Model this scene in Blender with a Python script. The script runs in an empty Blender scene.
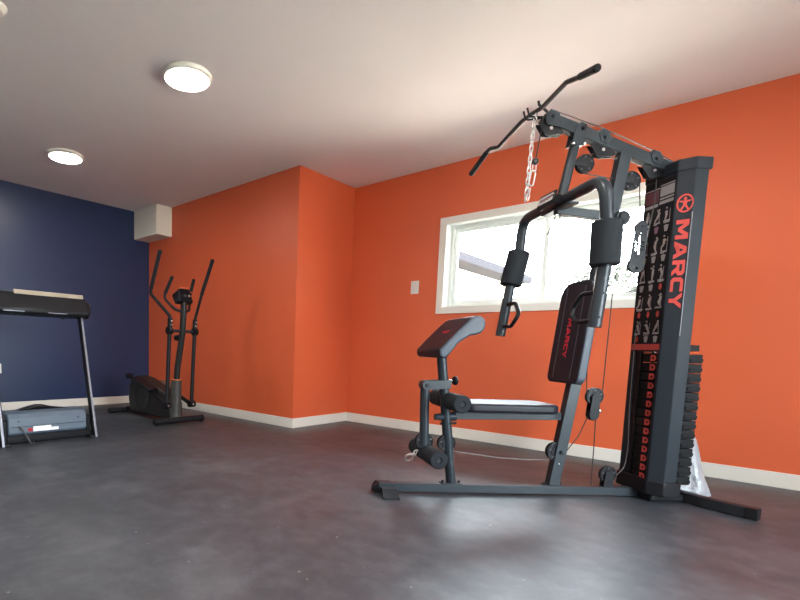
import bpy, bmesh, math, random
from mathutils import Vector, Matrix
random.seed(7)
sc = bpy.context.scene
COL = sc.collection
V = Vector
PI = math.pi

# ------------------------------------------------------------------ materials
def mat(name, color, rough=0.5, metal=0.0, spec=0.5, noise=None, bump=None, coat=0.0, emit=None):
    m = bpy.data.materials.new(name); m.use_nodes = True
    nt = m.node_tree; b = nt.nodes['Principled BSDF']
    b.inputs['Base Color'].default_value = (*color, 1)
    b.inputs['Roughness'].default_value = rough
    b.inputs['Metallic'].default_value = metal
    b.inputs['Specular IOR Level'].default_value = spec
    b.inputs['Coat Weight'].default_value = coat
    tc = None
    if noise or bump:
        tc = nt.nodes.new('ShaderNodeTexCoord')
    if noise:                                   # (scale, amount, detail)
        n = nt.nodes.new('ShaderNodeTexNoise'); n.inputs['Scale'].default_value = noise[0]
        n.inputs['Detail'].default_value = noise[2] if len(noise) > 2 else 4
        nt.links.new(tc.outputs['Object'], n.inputs['Vector'])
        r = nt.nodes.new('ShaderNodeValToRGB')
        a = noise[1]
        r.color_ramp.elements[0].position = 0.3; r.color_ramp.elements[1].position = 0.7
        r.color_ramp.elements[0].color = (*[c * (1 - a) for c in color], 1)
        r.color_ramp.elements[1].color = (*[min(1, c * (1 + a)) for c in color], 1)
        nt.links.new(n.outputs['Fac'], r.inputs['Fac'])
        nt.links.new(r.outputs['Color'], b.inputs['Base Color'])
    if bump:                                    # (scale, strength, distance)
        n2 = nt.nodes.new('ShaderNodeTexNoise'); n2.inputs['Scale'].default_value = bump[0]
        n2.inputs['Detail'].default_value = 3
        nt.links.new(tc.outputs['Object'], n2.inputs['Vector'])
        bp = nt.nodes.new('ShaderNodeBump'); bp.inputs['Strength'].default_value = bump[1]
        bp.inputs['Distance'].default_value = bump[2]
        nt.links.new(n2.outputs['Fac'], bp.inputs['Height'])
        nt.links.new(bp.outputs['Normal'], b.inputs['Normal'])
    if emit:
        b.inputs['Emission Color'].default_value = (*emit[0], 1)
        b.inputs['Emission Strength'].default_value = emit[1]
    return m

ORANGE = mat('orange_paint', (0.67, 0.120, 0.043), 0.42, bump=(220, 0.06, 0.002), noise=(1.3, 0.03))
NAVY = mat('navy_paint', (0.011, 0.025, 0.082), 0.36, bump=(220, 0.06, 0.002), noise=(1.3, 0.05))
CEIL = mat('ceiling_white', (0.76, 0.715, 0.71), 0.9, bump=(140, 0.12, 0.003), noise=(2.0, 0.02))
OFFWHITE = mat('off_white_paint', (0.72, 0.70, 0.66), 0.8)
TRIM = mat('trim_white', (0.76, 0.73, 0.66), 0.45, noise=(3, 0.02))
BULK = mat('bulkhead_paint', (0.74, 0.71, 0.62), 0.6)
PVC = mat('window_vinyl', (0.82, 0.84, 0.80), 0.35)
FRAME = mat('charcoal_powder_coat', (0.022, 0.029, 0.036), 0.36, metal=0.0, spec=0.30, bump=(500, 0.05, 0.0005))
FRAME_D = mat('dark_powder_coat', (0.013, 0.014, 0.017), 0.45, spec=0.2)
BLACK = mat('black_plastic', (0.008, 0.008, 0.010), 0.40, spec=0.22)
MATTE = mat('matte_black_plastic', (0.009, 0.009, 0.010), 0.55, spec=0.12)
VINYL = mat('black_vinyl', (0.013, 0.012, 0.018), 0.45, spec=0.25, bump=(350, 0.15, 0.001), noise=(40, 0.15))
VINYL_LIT = mat('lit_vinyl_side', (0.050, 0.062, 0.082), 0.45, spec=0.3, bump=(350, 0.12, 0.001))  # black vinyl with the blue-grey daylight on pad sides put into its colour
FOAM = mat('black_foam', (0.016, 0.019, 0.023), 0.85, spec=0.2, bump=(300, 0.3, 0.001))
SHROUD = mat('shroud_charcoal', (0.018, 0.022, 0.028), 0.42, spec=0.18, bump=(400, 0.06, 0.0006))
RED = mat('red_lettering', (0.48, 0.062, 0.052), 0.5, spec=0.2)
REDV = mat('red_print', (0.40, 0.022, 0.04), 0.5, spec=0.2)
CHROME = mat('chrome', (0.75, 0.75, 0.76), 0.18, metal=1.0)
STEEL = mat('galvanised_chain', (0.52, 0.51, 0.50), 0.35, metal=0.8)
PIPING = mat('grey_piping', (0.06, 0.055, 0.07), 0.5)
SILVER = mat('silver_plate', (0.55, 0.54, 0.53), 0.4, metal=0.3)
CABLE = mat('black_cable', (0.020, 0.018, 0.018), 0.4)
CABLE_L = mat('pale_sheen_cable', (0.075, 0.065, 0.062), 0.45, spec=0.3)  # brownish cable, made paler to paint in the light it reflects
CHART = mat('chart_black', (0.013, 0.013, 0.016), 0.6, spec=0.12)
MAROON = mat('chart_maroon', (0.10, 0.024, 0.040), 0.45)
CHGREY = mat('chart_grey', (0.30, 0.30, 0.31), 0.5)
SKINP = mat('chart_figure', (0.36, 0.32, 0.31), 0.5)
PURP = mat('chart_mauve', (0.24, 0.13, 0.22), 0.5)
YELL = mat('chart_yellow', (0.32, 0.32, 0.14), 0.5)
BAG = mat('white_plastic_bag', (0.30, 0.30, 0.32), 0.30, bump=(14, 0.7, 0.04))
TGREY = mat('blue_grey_plastic', (0.085, 0.115, 0.155), 0.45, noise=(6, 0.06))
TTAN = mat('tan_reflective_strip', (0.36, 0.29, 0.21), 0.4, noise=(8, 0.1))
BELT = mat('treadmill_belt', (0.03, 0.028, 0.027), 0.6)
EGREY = mat('dark_olive_grey_plastic', (0.022, 0.021, 0.020), 0.42, spec=0.25, bump=(260, 0.1, 0.001))
ECUFF = mat('grey_column_cover', (0.060, 0.056, 0.052), 0.42, spec=0.3)
BROWN_LIT = mat('brown_lit_pedal', (0.16, 0.105, 0.072), 0.55)  # warm light reflected on the pedal top, put into its colour
WHITE = mat('white_plastic', (0.78, 0.76, 0.70), 0.4)
PAPER = mat('white_sticker', (0.85, 0.86, 0.88), 0.5)
DIFF = mat('lamp_diffuser', (0.9, 0.88, 0.82), 0.5, emit=((1.0, 0.92, 0.84), 38.0))

def floor_material():
    m = bpy.data.materials.new('black_rubber_mat'); m.use_nodes = True
    nt = m.node_tree; b = nt.nodes['Principled BSDF']; L = nt.links.new
    tc = nt.nodes.new('ShaderNodeTexCoord')
    def noise(s, d, r=0.55):
        n = nt.nodes.new('ShaderNodeTexNoise'); n.inputs['Scale'].default_value = s
        n.inputs['Detail'].default_value = d; n.inputs['Roughness'].default_value = r
        L(tc.outputs['Object'], n.inputs['Vector']); return n
    def ramp(n, stops):
        r = nt.nodes.new('ShaderNodeValToRGB'); e = r.color_ramp.elements
        while len(e) < len(stops): e.new(0.5)
        for k, (p, c) in enumerate(stops):
            e[k].position = p; e[k].color = (*c, 1)
        L(n.outputs['Fac'], r.inputs['Fac']); return r
    big = ramp(noise(1.6, 6, 0.6), [(0.32, (0.026, 0.030, 0.037)), (0.55, (0.036, 0.041, 0.050)), (0.74, (0.078, 0.083, 0.092))])
    mid = ramp(noise(9, 9, 0.72), [(0.45, (0, 0, 0)), (0.72, (0.040, 0.041, 0.044))])
    spk = ramp(noise(260, 2), [(0.70, (0, 0, 0)), (0.80, (0.10, 0.10, 0.105))])
    crumbs = ramp(noise(34, 1, 0.2), [(0.822, (0, 0, 0)), (0.836, (0.20, 0.19, 0.18))])
    def add(a, c):
        x = nt.nodes.new('ShaderNodeMixRGB'); x.blend_type = 'ADD'; x.inputs[0].default_value = 1
        L(a.outputs['Color'], x.inputs[1]); L(c.outputs['Color'], x.inputs[2]); return x
    mix = add(add(add(big, mid), spk), crumbs)
    L(mix.outputs['Color'], b.inputs['Base Color'])
    rr = ramp(noise(2.2, 5), [(0.3, (0.37, 0.37, 0.37)), (0.7, (0.50, 0.50, 0.50))])
    L(rr.outputs['Color'], b.inputs['Roughness'])
    b.inputs['Specular IOR Level'].default_value = 0.7
    bp = nt.nodes.new('ShaderNodeBump'); bp.inputs['Strength'].default_value = 0.25; bp.inputs['Distance'].default_value = 0.002
    L(noise(300, 3).outputs['Fac'], bp.inputs['Height']); L(bp.outputs['Normal'], b.inputs['Normal'])
    return m
FLOORM = floor_material()

def glass_material():
    m = bpy.data.materials.new('window_glass'); m.use_nodes = True
    nt = m.node_tree; nt.nodes.remove(nt.nodes['Principled BSDF'])
    out = nt.nodes['Material Output']
    t = nt.nodes.new('ShaderNodeBsdfTransparent'); t.inputs['Color'].default_value = (0.96, 0.98, 0.97, 1)
    g = nt.nodes.new('ShaderNodeBsdfGlossy'); g.inputs['Roughness'].default_value = 0.02
    f = nt.nodes.new('ShaderNodeFresnel'); f.inputs['IOR'].default_value = 1.35
    mx = nt.nodes.new('ShaderNodeMixShader')
    nt.links.new(f.outputs['Fac'], mx.inputs['Fac']); nt.links.new(t.outputs[0], mx.inputs[1]); nt.links.new(g.outputs[0], mx.inputs[2])
    nt.links.new(mx.outputs[0], out.inputs['Surface'])
    return m
GLASS = glass_material()
FRAME_L = mat('satin_grey_metal', (0.22, 0.22, 0.25), 0.4, metal=0.5)

# ------------------------------------------------------------------ mesh building
class MB:
    def __init__(self): self.bm = bmesh.new()
    def _m(self, faces, m):
        for f in faces: f.material_index = m
        return self
    def hull8(self, c, m=0):                     # eight corners: bottom ring then top ring
        vs = [self.bm.verts.new(p) for p in c]
        fs = [(0, 3, 2, 1), (4, 5, 6, 7), (0, 1, 5, 4), (1, 2, 6, 5), (2, 3, 7, 6), (3, 0, 4, 7)]
        return self._m([self.bm.faces.new([vs[i] for i in f]) for f in fs], m)
    def box(self, a, b, m=0):
        (x0, y0, z0), (x1, y1, z1) = a, b
        x0, x1 = sorted((x0, x1)); y0, y1 = sorted((y0, y1)); z0, z1 = sorted((z0, z1))
        return self.hull8([(x0, y0, z0), (x1, y0, z0), (x1, y1, z0), (x0, y1, z0),
                           (x0, y0, z1), (x1, y0, z1), (x1, y1, z1), (x0, y1, z1)], m)
    def bar(self, p0, p1, w, h, side=(0, 1, 0), m=0, w1=None, h1=None):   # rectangular bar
        p0, p1 = V(p0), V(p1); d = (p1 - p0).normalized(); s = V(side)
        s = (s - d * s.dot(d)).normalized(); u = d.cross(s)
        w1 = w if w1 is None else w1; h1 = h if h1 is None else h1
        r = []
        for p, a, b in ((p0, w, h), (p1, w1, h1)):
            r += [p + s * (i * a / 2) + u * (j * b / 2) for i, j in ((-1, -1), (1, -1), (1, 1), (-1, 1))]
        self.hull8(r, m); return self
    def rings(self, rings, m=0, caps=True, closed=False):
        vr = [[self.bm.verts.new(p) for p in r] for r in rings]; n = len(vr[0]); fs = []
        k = len(vr)
        for i in range(k if closed else k - 1):
            a, b = vr[i], vr[(i + 1) % k]
            for j in range(n):
                fs.append(self.bm.faces.new((a[j], a[(j + 1) % n], b[(j + 1) % n], b[j])))
        if caps and not closed:
            fs.append(self.bm.faces.new(list(reversed(vr[0])))); fs.append(self.bm.faces.new(vr[-1]))
        return self._m(fs, m)
    def tube(self, pts, r, seg=14, fillet=0.0, m=0, closed=False, section=None, up=None):
        pts = [V(p) for p in pts]
        if fillet: pts = round_path(pts, fillet)
        rs = r if isinstance(r, (list, tuple)) else [r] * len(pts)
        rings = []; prev = None; n = len(pts)
        for i, p in enumerate(pts):
            if closed: t = (pts[(i + 1) % n] - pts[i - 1]).normalized()
            elif i == 0: t = (pts[1] - p).normalized()
            elif i == n - 1: t = (p - pts[i - 1]).normalized()
            else: t = ((p - pts[i - 1]).normalized() + (pts[i + 1] - p).normalized()).normalized()
            if up is not None: a = V(up)
            elif prev is None: a = V((0, 0, 1)) if abs(t.z) < 0.9 else V((1, 0, 0))
            else: a = prev
            a = (a - t * a.dot(t)).normalized(); b = t.cross(a); prev = a
            if section: rings.append([p + a * q[0] + b * q[1] for q in section])
            else: rings.append([p + (a * math.cos(2 * PI * k / seg) + b * math.sin(2 * PI * k / seg)) * rs[i] for k in range(seg)])
        return self.rings(rings, m, closed=closed)
    def cyl(self, p0, p1, r, r2=None, seg=24, m=0):
        return self.tube([p0, p1], [r, r if r2 is None else r2], seg, m=m)
    def lathe(self, o, d, prof, seg=28, m=0):    # prof: (distance, radius)
        o, d = V(o), V(d).normalized()
        a = V((0, 0, 1)) if abs(d.z) < 0.9 else V((1, 0, 0))
        a = (a - d * a.dot(d)).normalized(); b = d.cross(a)
        return self.rings([[o + d * t + (a * math.cos(2 * PI * k / seg) + b * math.sin(2 * PI * k / seg)) * max(r, 1e-4) for k in range(seg)] for t, r in prof], m)
    def prism(self, poly, o, ex, ey, ez, t, m=0):   # poly in (ex, ey), pushed by t along ez
        o, ex, ey, ez = V(o), V(ex), V(ey), V(ez)
        lo = [self.bm.verts.new(o + ex * x + ey * y) for x, y in poly]
        hi = [self.bm.verts.new(o + ex * x + ey * y + ez * t) for x, y in poly]
        n = len(poly); fs = [self.bm.faces.new(list(reversed(lo))), self.bm.faces.new(hi)]
        fs += [self.bm.faces.new((lo[i], lo[(i + 1) % n], hi[(i + 1) % n], hi[i])) for i in range(n)]
        return self._m(fs, m)
    def ball(self, c, r, m=0, seg=16):
        return self.lathe(V(c) - V((0, 0, r)), (0, 0, 1), [(r - r * math.cos(PI * k / 8), r * math.sin(PI * k / 8)) for k in range(9)], seg, m)
    def obj(self, name, mats, parent=None, bevel=0.0, segs=2, angle=35, loc=None):
        bmesh.ops.recalc_face_normals(self.bm, faces=self.bm.faces[:])
        me = bpy.data.meshes.new(name); self.bm.to_mesh(me); self.bm.free()
        for q in (mats if isinstance(mats, (list, tuple)) else [mats]): me.materials.append(q)
        me.polygons.foreach_set('use_smooth', [True] * len(me.polygons))
        me.set_sharp_from_angle(angle=math.radians(angle))
        o = bpy.data.objects.new(name, me); COL.objects.link(o)
        if parent: o.parent = parent
        if loc: o.location = loc
        if bevel:
            b = o.modifiers.new('Bevel', 'BEVEL'); b.width = bevel; b.segments = segs
            b.limit_method = 'ANGLE'; b.angle_limit = math.radians(40); b.harden_normals = False
        return o

def round_path(pts, rad, steps=7):
    out = [pts[0]]
    for i in range(1, len(pts) - 1):
        p = pts[i]; a = pts[i - 1] - p; b = pts[i + 1] - p
        la, lb = a.length, b.length; a.normalize(); b.normalize()
        ang = math.acos(max(-1, min(1, a.dot(b))))
        if ang > PI - 0.05: out.append(p); continue
        t = min(rad / math.tan(ang / 2), la * 0.48, lb * 0.48)
        for k in range(steps + 1):
            u = k / steps
            out.append((p + a * t) * (1 - u) ** 2 + p * (2 * u * (1 - u)) + (p + b * t) * u ** 2)
    out.append(pts[-1]); return out

def rrect(x0, y0, x1, y1, r, n=6, rs=None):
    rs = rs or [r] * 4; out = []
    for (cx, cy, a0), q in zip(((x1, y1, 0), (x0, y1, 90), (x0, y0, 180), (x1, y0, 270)), rs):
        sx = -1 if cx == x1 else 1; sy = -1 if cy == y1 else 1
        for k in range(n + 1):
            a = math.radians(a0 + 90 * k / n)
            out.append((cx + sx * q + q * math.cos(a), cy + sy * q + q * math.sin(a)))
    return out
def circle(cx, cy, r, n=24, rx=None):
    return [(cx + (rx or r) * math.cos(2 * PI * k / n), cy + r * math.sin(2 * PI * k / n)) for k in range(n)]

def flat(name, loops, t, mtx, m, parent):        # filled outlines (with holes) of thickness t
    cu = bpy.data.curves.new(name, 'CURVE'); cu.dimensions = '2D'; cu.fill_mode = 'BOTH'; cu.extrude = t / 2
    for lp in loops:
        s = cu.splines.new('POLY'); s.points.add(len(lp) - 1)
        for p, q in zip(s.points, lp): p.co = (q[0], q[1], 0, 1)
        s.use_cyclic_u = True
    tmp = bpy.data.objects.new('tmp', cu); COL.objects.link(tmp)
    dg = bpy.context.evaluated_depsgraph_get()
    me = bpy.data.meshes.new_from_object(tmp.evaluated_get(dg))
    bpy.data.objects.remove(tmp); bpy.data.curves.remove(cu)
    me.transform(mtx); me.name = name; me.materials.clear(); me.materials.append(m)
    o = bpy.data.objects.new(name, me); COL.objects.link(o)
    if parent: o.parent = parent
    return o
def frame_mtx(o, ex, ey):
    ex, ey = V(ex).normalized(), V(ey).normalized(); ez = ex.cross(ey)
    return Matrix(((ex.x, ey.x, ez.x, o[0]), (ex.y, ey.y, ez.y, o[1]), (ex.z, ey.z, ez.z, o[2]), (0, 0, 0, 1)))

def tag(o, label, cat, group=None):
    o['label'] = label; o['category'] = cat
    if group: o['group'] = group
    return o
def thing(name, label, cat, loc=(0, 0, 0), rz=0.0, group=None):
    o = bpy.data.objects.new(name, None); COL.objects.link(o); o.empty_display_size = 0.1
    o.location = loc; o.rotation_euler = (0, 0, rz); return tag(o, label, cat, group)
def struct(o): o['kind'] = 'structure'; return o
def copy_tree(o, parent=None):
    c = o.copy(); COL.objects.link(c); c.parent = parent
    for ch in list(o.children): copy_tree(ch, c)
    return c

# ------------------------------------------------------------------ the room
H = 2.712; D = 4.6985; D1 = 3.7547; XR = -3.5202; XB = -6.4813
X1, Y0 = 2.6, -2.4
WL, WR, WB, WT = -2.367, -0.595, 1.306, 2.129     # window opening
T = 0.22
b = MB(); b.box((XB - T, Y0 - T, -0.1), (X1 + T, D + T, 0)); struct(b.obj('floor', FLOORM))
b = MB(); b.box((XB - T, Y0 - T, H), (X1 + T, D + T, H + 0.15)); struct(b.obj('ceiling', CEIL))
b = MB(); b.box((XB - T, Y0 - T, 0), (XB, D1, H)); struct(b.obj('wall_left', NAVY))
b = MB(); b.box((XB - T, D1, 0), (XR, D + T, H)); struct(b.obj('wall_center', ORANGE))
b = MB()
for a, c in (((XR, D, 0), (WL, D + T, H)), ((WR, D, 0), (X1 + T, D + T, H)), ((WL, D, 0), (WR, D + T, WB)), ((WL, D, WT), (WR, D + T, H))):
    b.box(a, c)
struct(b.obj('wall_right', ORANGE))
# the wall on the camera's right has a wide glazed opening
GY0, GY1, GZ0, GZ1 = 0.9, 3.0, 0.45, 2.25
b = MB(); b.box((X1, Y0 - T, 0), (X1 + T, GY0, H)); b.box((X1, GY1, 0), (X1 + T, D, H)); b.box((X1, GY0, 0), (X1 + T, GY1, GZ0)); b.box((X1, GY0, GZ1), (X1 + T, GY1, H))
struct(b.obj('wall_front', OFFWHITE))
w2 = bpy.data.objects.new('window_2', None); COL.objects.link(w2); w2['kind'] = 'structure'
b = MB()
for y in (GY0, (GY0 + GY1) / 2 - 0.025, GY1 - 0.05): b.box((X1 + 0.08, y, GZ0), (X1 + 0.14, y + 0.05, GZ1))
b.box((X1 + 0.08, GY0, GZ0), (X1 + 0.14, GY1, GZ0 + 0.05)); b.box((X1 + 0.08, GY0, GZ1 - 0.05), (X1 + 0.14, GY1, GZ1))
b.obj('vinyl_frame', PVC, w2, bevel=0.003)
b = MB(); b.box((X1 + 0.105, GY0 + 0.03, GZ0 + 0.03), (X1 + 0.109, GY1 - 0.03, GZ1 - 0.03)); b.obj('pane', GLASS, w2)
b = MB(); b.box((XB, Y0 - T, 0), (X1, Y0, H)); struct(b.obj('wall_back', OFFWHITE))
BH, BT = 0.103, 0.012
b = MB(); b.box((XB, Y0, 0), (XB + BT, D1, BH)); struct(b.obj('baseboard_left', TRIM, bevel=0.002))
b = MB(); b.box((XB + BT, D1 - BT, 0), (XR + BT, D1, BH)); struct(b.obj('baseboard_center', TRIM, bevel=0.002))
b = MB(); b.box((XR, D1, 0), (XR + BT, D - BT, BH)); struct(b.obj('baseboard_return', TRIM, bevel=0.002))
b = MB(); b.box((XR, D - BT, 0), (X1, D, BH)); struct(b.obj('baseboard_right', TRIM, bevel=0.002))
# boxed-in duct in the corner
b = MB(); b.box((XB, 3.517, 2.322), (-5.884, D1, H))
b.box((XB + 0.17, 3.5155, 2.56), (XB + 0.185, 3.517, 2.66)); struct(b.obj('trim_1', BULK, bevel=0.003))

# window: casing, jamb liner, vinyl frame, sashes
tw = 0.064
w = bpy.data.objects.new('window_1', None); COL.objects.link(w); w['kind'] = 'structure'
b = MB()
b.box((WL - tw, D - 0.016, WT), (WR + tw, D + 0.002, WT + tw)); b.box((WL - tw, D - 0.016, WB - tw), (WR + tw, D + 0.002, WB))
b.box((WL - tw, D - 0.016, WB), (WL, D + 0.002, WT)); b.box((WR, D - 0.016, WB), (WR + tw, D + 0.002, WT))
b.obj('window_casing', TRIM, w, bevel=0.002)
b = MB(); e = 0.008
b.box((WL, D - 0.01, WB), (WL + e, D + 0.14, WT)); b.box((WR - e, D - 0.01, WB), (WR, D + 0.14, WT))
b.box((WL, D - 0.01, WB), (WR, D + 0.14, WB + e)); b.box((WL, D - 0.01, WT - e), (WR, D + 0.14, WT))
b.obj('jamb_liner', PVC, w)
def sash(name, x0, x1, y0, y1, fw, z0=WB + e, z1=WT - e):
    b = MB()
    b.box((x0, y0, z0), (x0 + fw, y1, z1)); b.box((x1 - fw, y0, z0), (x1, y1, z1))
    b.box((x0 + fw, y0, z0), (x1 - fw, y1, z0 + fw)); b.box((x0 + fw, y0, z1 - fw), (x1 - fw, y1, z1))
    o = b.obj(name, PVC, w, bevel=0.003)
    return o
sash('vinyl_frame', WL + e, WR - e, D + 0.10, D + 0.20, 0.030)
MX = -1.487
s1 = sash('sash', WL + 0.038, MX + 0.035, D + 0.115, D + 0.145, 0.036, WB + 0.038, WT - 0.038)
s2 = sash('sash', MX - 0.022, WR - 0.038, D + 0.155, D + 0.185, 0.036, WB + 0.038, WT - 0.038)
for s_, x0, x1, y in ((s1, WL + 0.07, MX, D + 0.13), (s2, MX + 0.01, WR - 0.07, D + 0.17)):
    b = MB(); b.box((x0, y - 0.002, WB + 0.07), (x1, y + 0.002, WT - 0.07)); b.obj('pane', GLASS, s_)

# light switch and outlet
t = thing('light_switch', 'white rocker light switch plate on orange wall left of the window', 'light switch', (-2.686, D, 1.527))
b = MB(); b.prism(rrect(-0.046, -0.068, 0.046, 0.068, 0.006), (0, 0, 0), (1, 0, 0), (0, 0, 1), (0, -1, 0), 0.006); b.obj('plate', WHITE, t, bevel=0.002)
b = MB(); b.box((-0.018, -0.010, -0.034), (0.018, -0.005, 0.034)); b.obj('rocker', WHITE, t, bevel=0.002)
t = thing('wall_outlet', 'white outlet plate on the navy wall at the left photo edge', 'outlet', (XB, 1.740, 0.515))
b = MB(); b.prism(rrect(-0.036, -0.058, 0.036, 0.058, 0.006), (0, 0, 0), (0, 1, 0), (0, 0, 1), (1, 0, 0), 0.006); b.obj('plate', WHITE, t, bevel=0.002)
b = MB()
for z in (-0.026, 0.026): b.box((0.005, -0.017, z - 0.016), (0.009, 0.017, z + 0.016))
b.obj('socket', WHITE, t, bevel=0.002)

# ceiling lamps
def lamp(label, x, y, first=None):
    if first is None:
        t = thing('ceiling_light', label, 'ceiling light', (x, y, H), group='round flush ceiling lights')
        b = MB(); b.lathe((0, 0, 0), (0, 0, -1), [(0, 0.168), (0.006, 0.172), (0.026, 0.170), (0.034, 0.160), (0.034, 0.150), (0.030, 0.148), (0.030, 0.0)], 48)
        b.obj('rim', WHITE, t)
        b = MB(); b.lathe((0, 0, -0.028), (0, 0, -1), [(0, 0.146), (0.006, 0.146), (0.011, 0.13), (0.013, 0.08), (0.013, 0.0)], 48)
        b.obj('diffuser', DIFF, t)
        return t
    t = copy_tree(first); t.location = (x, y, H); t['label'] = label; return t
L0 = lamp('glowing round ceiling light, the larger and nearer one of the two lit', -2.998, 2.028)
lamp('glowing round ceiling light, the smaller one farther back near the navy wall', -5.115, 2.028, L0)
# the room's other ceiling lamps, behind and beside the camera
for x, y in ((-0.88, 2.028), (1.24, 2.028), (-5.115, -0.35), (-2.998, -0.35), (-0.88, -0.35), (1.24, -0.35)):
    ld = bpy.data.lights.new('room_lamp', 'AREA'); ld.shape = 'DISK'; ld.size = 0.29; ld.energy = 12.0; ld.color = (1.0, 0.93, 0.86)
    lo = bpy.data.objects.new('room_lamp', ld); COL.objects.link(lo); lo.location = (x, y, H - 0.045)
# edge of another round fixture at the corner of the picture
t = thing('smoke_detector', 'off-white round ceiling fixture cut off by the top left photo corner', 'smoke detector', (-3.215, 0.895, H))
b = MB(); b.lathe((0, 0, 0), (0, 0, -1), [(0, 0.062), (0.010, 0.064), (0.014, 0.058), (0.030, 0.050), (0.036, 0.040), (0.036, 0.0)], 36); b.obj('housing', WHITE, t)
b = MB(); b.lathe((0, 0, -0.037), (0, 0, -1), [(0, 0.016), (0.004, 0.015), (0.004, 0.0)], 20); b.obj('test_button', WHITE, t)

# ------------------------------------------------------------------ home gym
A = 0.8156
O = V((-1.594, 2.469, 0))
gym = thing('home_gym', 'black multi-station home gym with weight stack tower in front of window', 'exercise machine', O, A)
def P(s, n, z): return V((s, -n, z))
def seg_bar(b, q0, q1, w, h, n=0.0, m=0, **k): return b.bar(P(q0[0], n, q0[1]), P(q1[0], n, q1[1]), w, h, (0, 1, 0), m, **k)
NA = V((0, -1, 0))                                # the +n direction in gym space
def bolt(b, s, n, z, r=0.010, l=0.010, m=1):      # bolt head on a side face
    sg = 1 if n >= 0 else -1
    b.cyl(P(s, n, z), P(s, n + sg * l, z), r, r * 0.85, 10, m)

# base
b = MB(); b.box((0.0, -0.026, 0.008), (1.83, 0.026, 0.060)); base = b.obj('base_beam', FRAME, gym, bevel=0.004)
b = MB(); b.hull8([P(-0.035, -0.018, 0.012), P(0.006, -0.029, 0.004), P(0.006, 0.029, 0.004), P(-0.035, 0.018, 0.012), P(-0.030, -0.015, 0.040), P(0.006, -0.029, 0.066), P(0.006, 0.029, 0.066), P(-0.030, 0.015, 0.040)])
b.obj('end_cap', BLACK, base, bevel=0.003)
b = MB(); prof = [(-0.165, 0.004), (-0.140, 0.010), (-0.115, 0.028), (-0.092, 0.043), (-0.070, 0.047), (-0.048, 0.036), (-0.028, 0.014), (0.0, 0.004), (0.028, 0.014), (0.048, 0.036), (0.070, 0.047), (0.092, 0.043), (0.115, 0.028), (0.140, 0.010), (0.165, 0.004)]
for i in range(len(prof) - 1):
    (n0, z0), (n1, z1) = prof[i], prof[i + 1]
    b.hull8([P(0.005, n0, z0 - 0.003), P(0.095, n0, z0 - 0.003), P(0.095, n1, z1 - 0.003), P(0.005, n1, z1 - 0.003),
             P(0.005, n0, z0 + 0.003), P(0.095, n0, z0 + 0.003), P(0.095, n1, z1 + 0.003), P(0.005, n1, z1 + 0.003)])
bmesh.ops.remove_doubles(b.bm, verts=b.bm.verts[:], dist=1e-5)
b.obj('front_foot', FRAME_D, gym)
sec = [(-0.029, -0.027), (0.029, -0.027), (0.029, 0.027), (-0.029, 0.027)]
for sg in (1, -1):
    pts = [P(1.815, 0.0, 0.034), P(1.822, sg * 0.10, 0.034), P(1.850, sg * 0.20, 0.034), P(1.895, sg * 0.30, 0.034), P(1.945, sg * 0.385, 0.034)]
    b = MB(); b.tube(pts, 0.03, fillet=0.12, section=sec, up=(0, 0, 1)); f = b.obj('rear_foot', FRAME_D, gym, bevel=0.004)
    b = MB(); b.bar(P(1.934, sg * 0.367, 0.034), P(1.961, sg * 0.412, 0.034), 0.058, 0.062); b.obj('foot_cap', BLACK, f, bevel=0.004)

# front post, leg lever, rollers
def weld(b, s, n=0.0):
    b.box((s - 0.062, -0.028, 0.060), (s + 0.062, 0.028, 0.066), 0)
    for ds in (-0.05, 0.05): b.cyl(P(s + ds, 0, 0.066), P(s + ds, 0, 0.080), 0.010, 0.008, 8, 1)
b = MB(); weld(b, 0.447); b.tube([P(0.449, 0, 0.062), P(0.340, 0, 0.875)], 0.0285, 20)
b.obj('front_post', [FRAME, BLACK], gym)
b = MB()
for n in (-0.040, 0.036):
    b.prism([(0.257 + 0.028 * math.cos(a), 0.655 + 0.028 * math.sin(a)) for a in [PI / 2 + PI * k / 10 for k in range(11)]] + [(0.398, 0.640), (0.402, 0.690)], P(0, n, 0), (1, 0, 0), (0, 0, 1), NA, 0.005)
b.cyl(P(0.257, -0.048, 0.655), P(0.257, 0.050, 0.655), 0.010, None, 12, 1)
b.cyl(P(0.257, -0.030, 0.655), P(0.257, 0.030, 0.655), 0.027, None, 20, 0)
b.obj('lever_bracket', [FRAME, BLACK], gym, bevel=0.0015)
b = MB(); b.tube([P(0.257, 0, 0.650), P(0.272, 0, 0.235)], 0.027, 20); b.cyl(P(0.272, 0, 0.240), P(0.272, 0, 0.222), 0.029)
b.obj('leg_lever', FRAME, gym)
b = MB(); b.cyl(P(0.37, 0.0, 0.680), P(0.422, 0.0, 0.684), 0.008, None, 12, 1)
b.lathe(P(0.418, 0, 0.6835), P(1, 0, 0.08), [(0, 0.012), (0.006, 0.022), (0.014, 0.027), (0.024, 0.027), (0.030, 0.022), (0.031, 0)], 20)
b.obj('adjusting_knob', [BLACK, CHROME], gym)
def roller(s, z, sg, r=0.051):
    b = MB()
    b.lathe(P(s, sg * 0.032, z), NA * sg, [(0, 0.012), (0.001, r - 0.006), (0.006, r), (0.172, r), (0.178, r - 0.005), (0.179, 0.018), (0.172, 0.016), (0.172, 0.0)], 28)
    o = b.obj('foam_roller', FOAM, gym)
    b = MB(); b.lathe(P(s, sg * 0.204, z), NA * sg, [(0, 0.013), (0.004, 0.013), (0.004, 0.007), (0.001, 0.006), (0.001, 0.0)], 16); b.obj('rod_end', BLACK if z > 0.4 else FRAME, o)
for sg in (1, -1): roller(0.403, 0.566, sg); roller(0.290, 0.247, sg)
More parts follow.
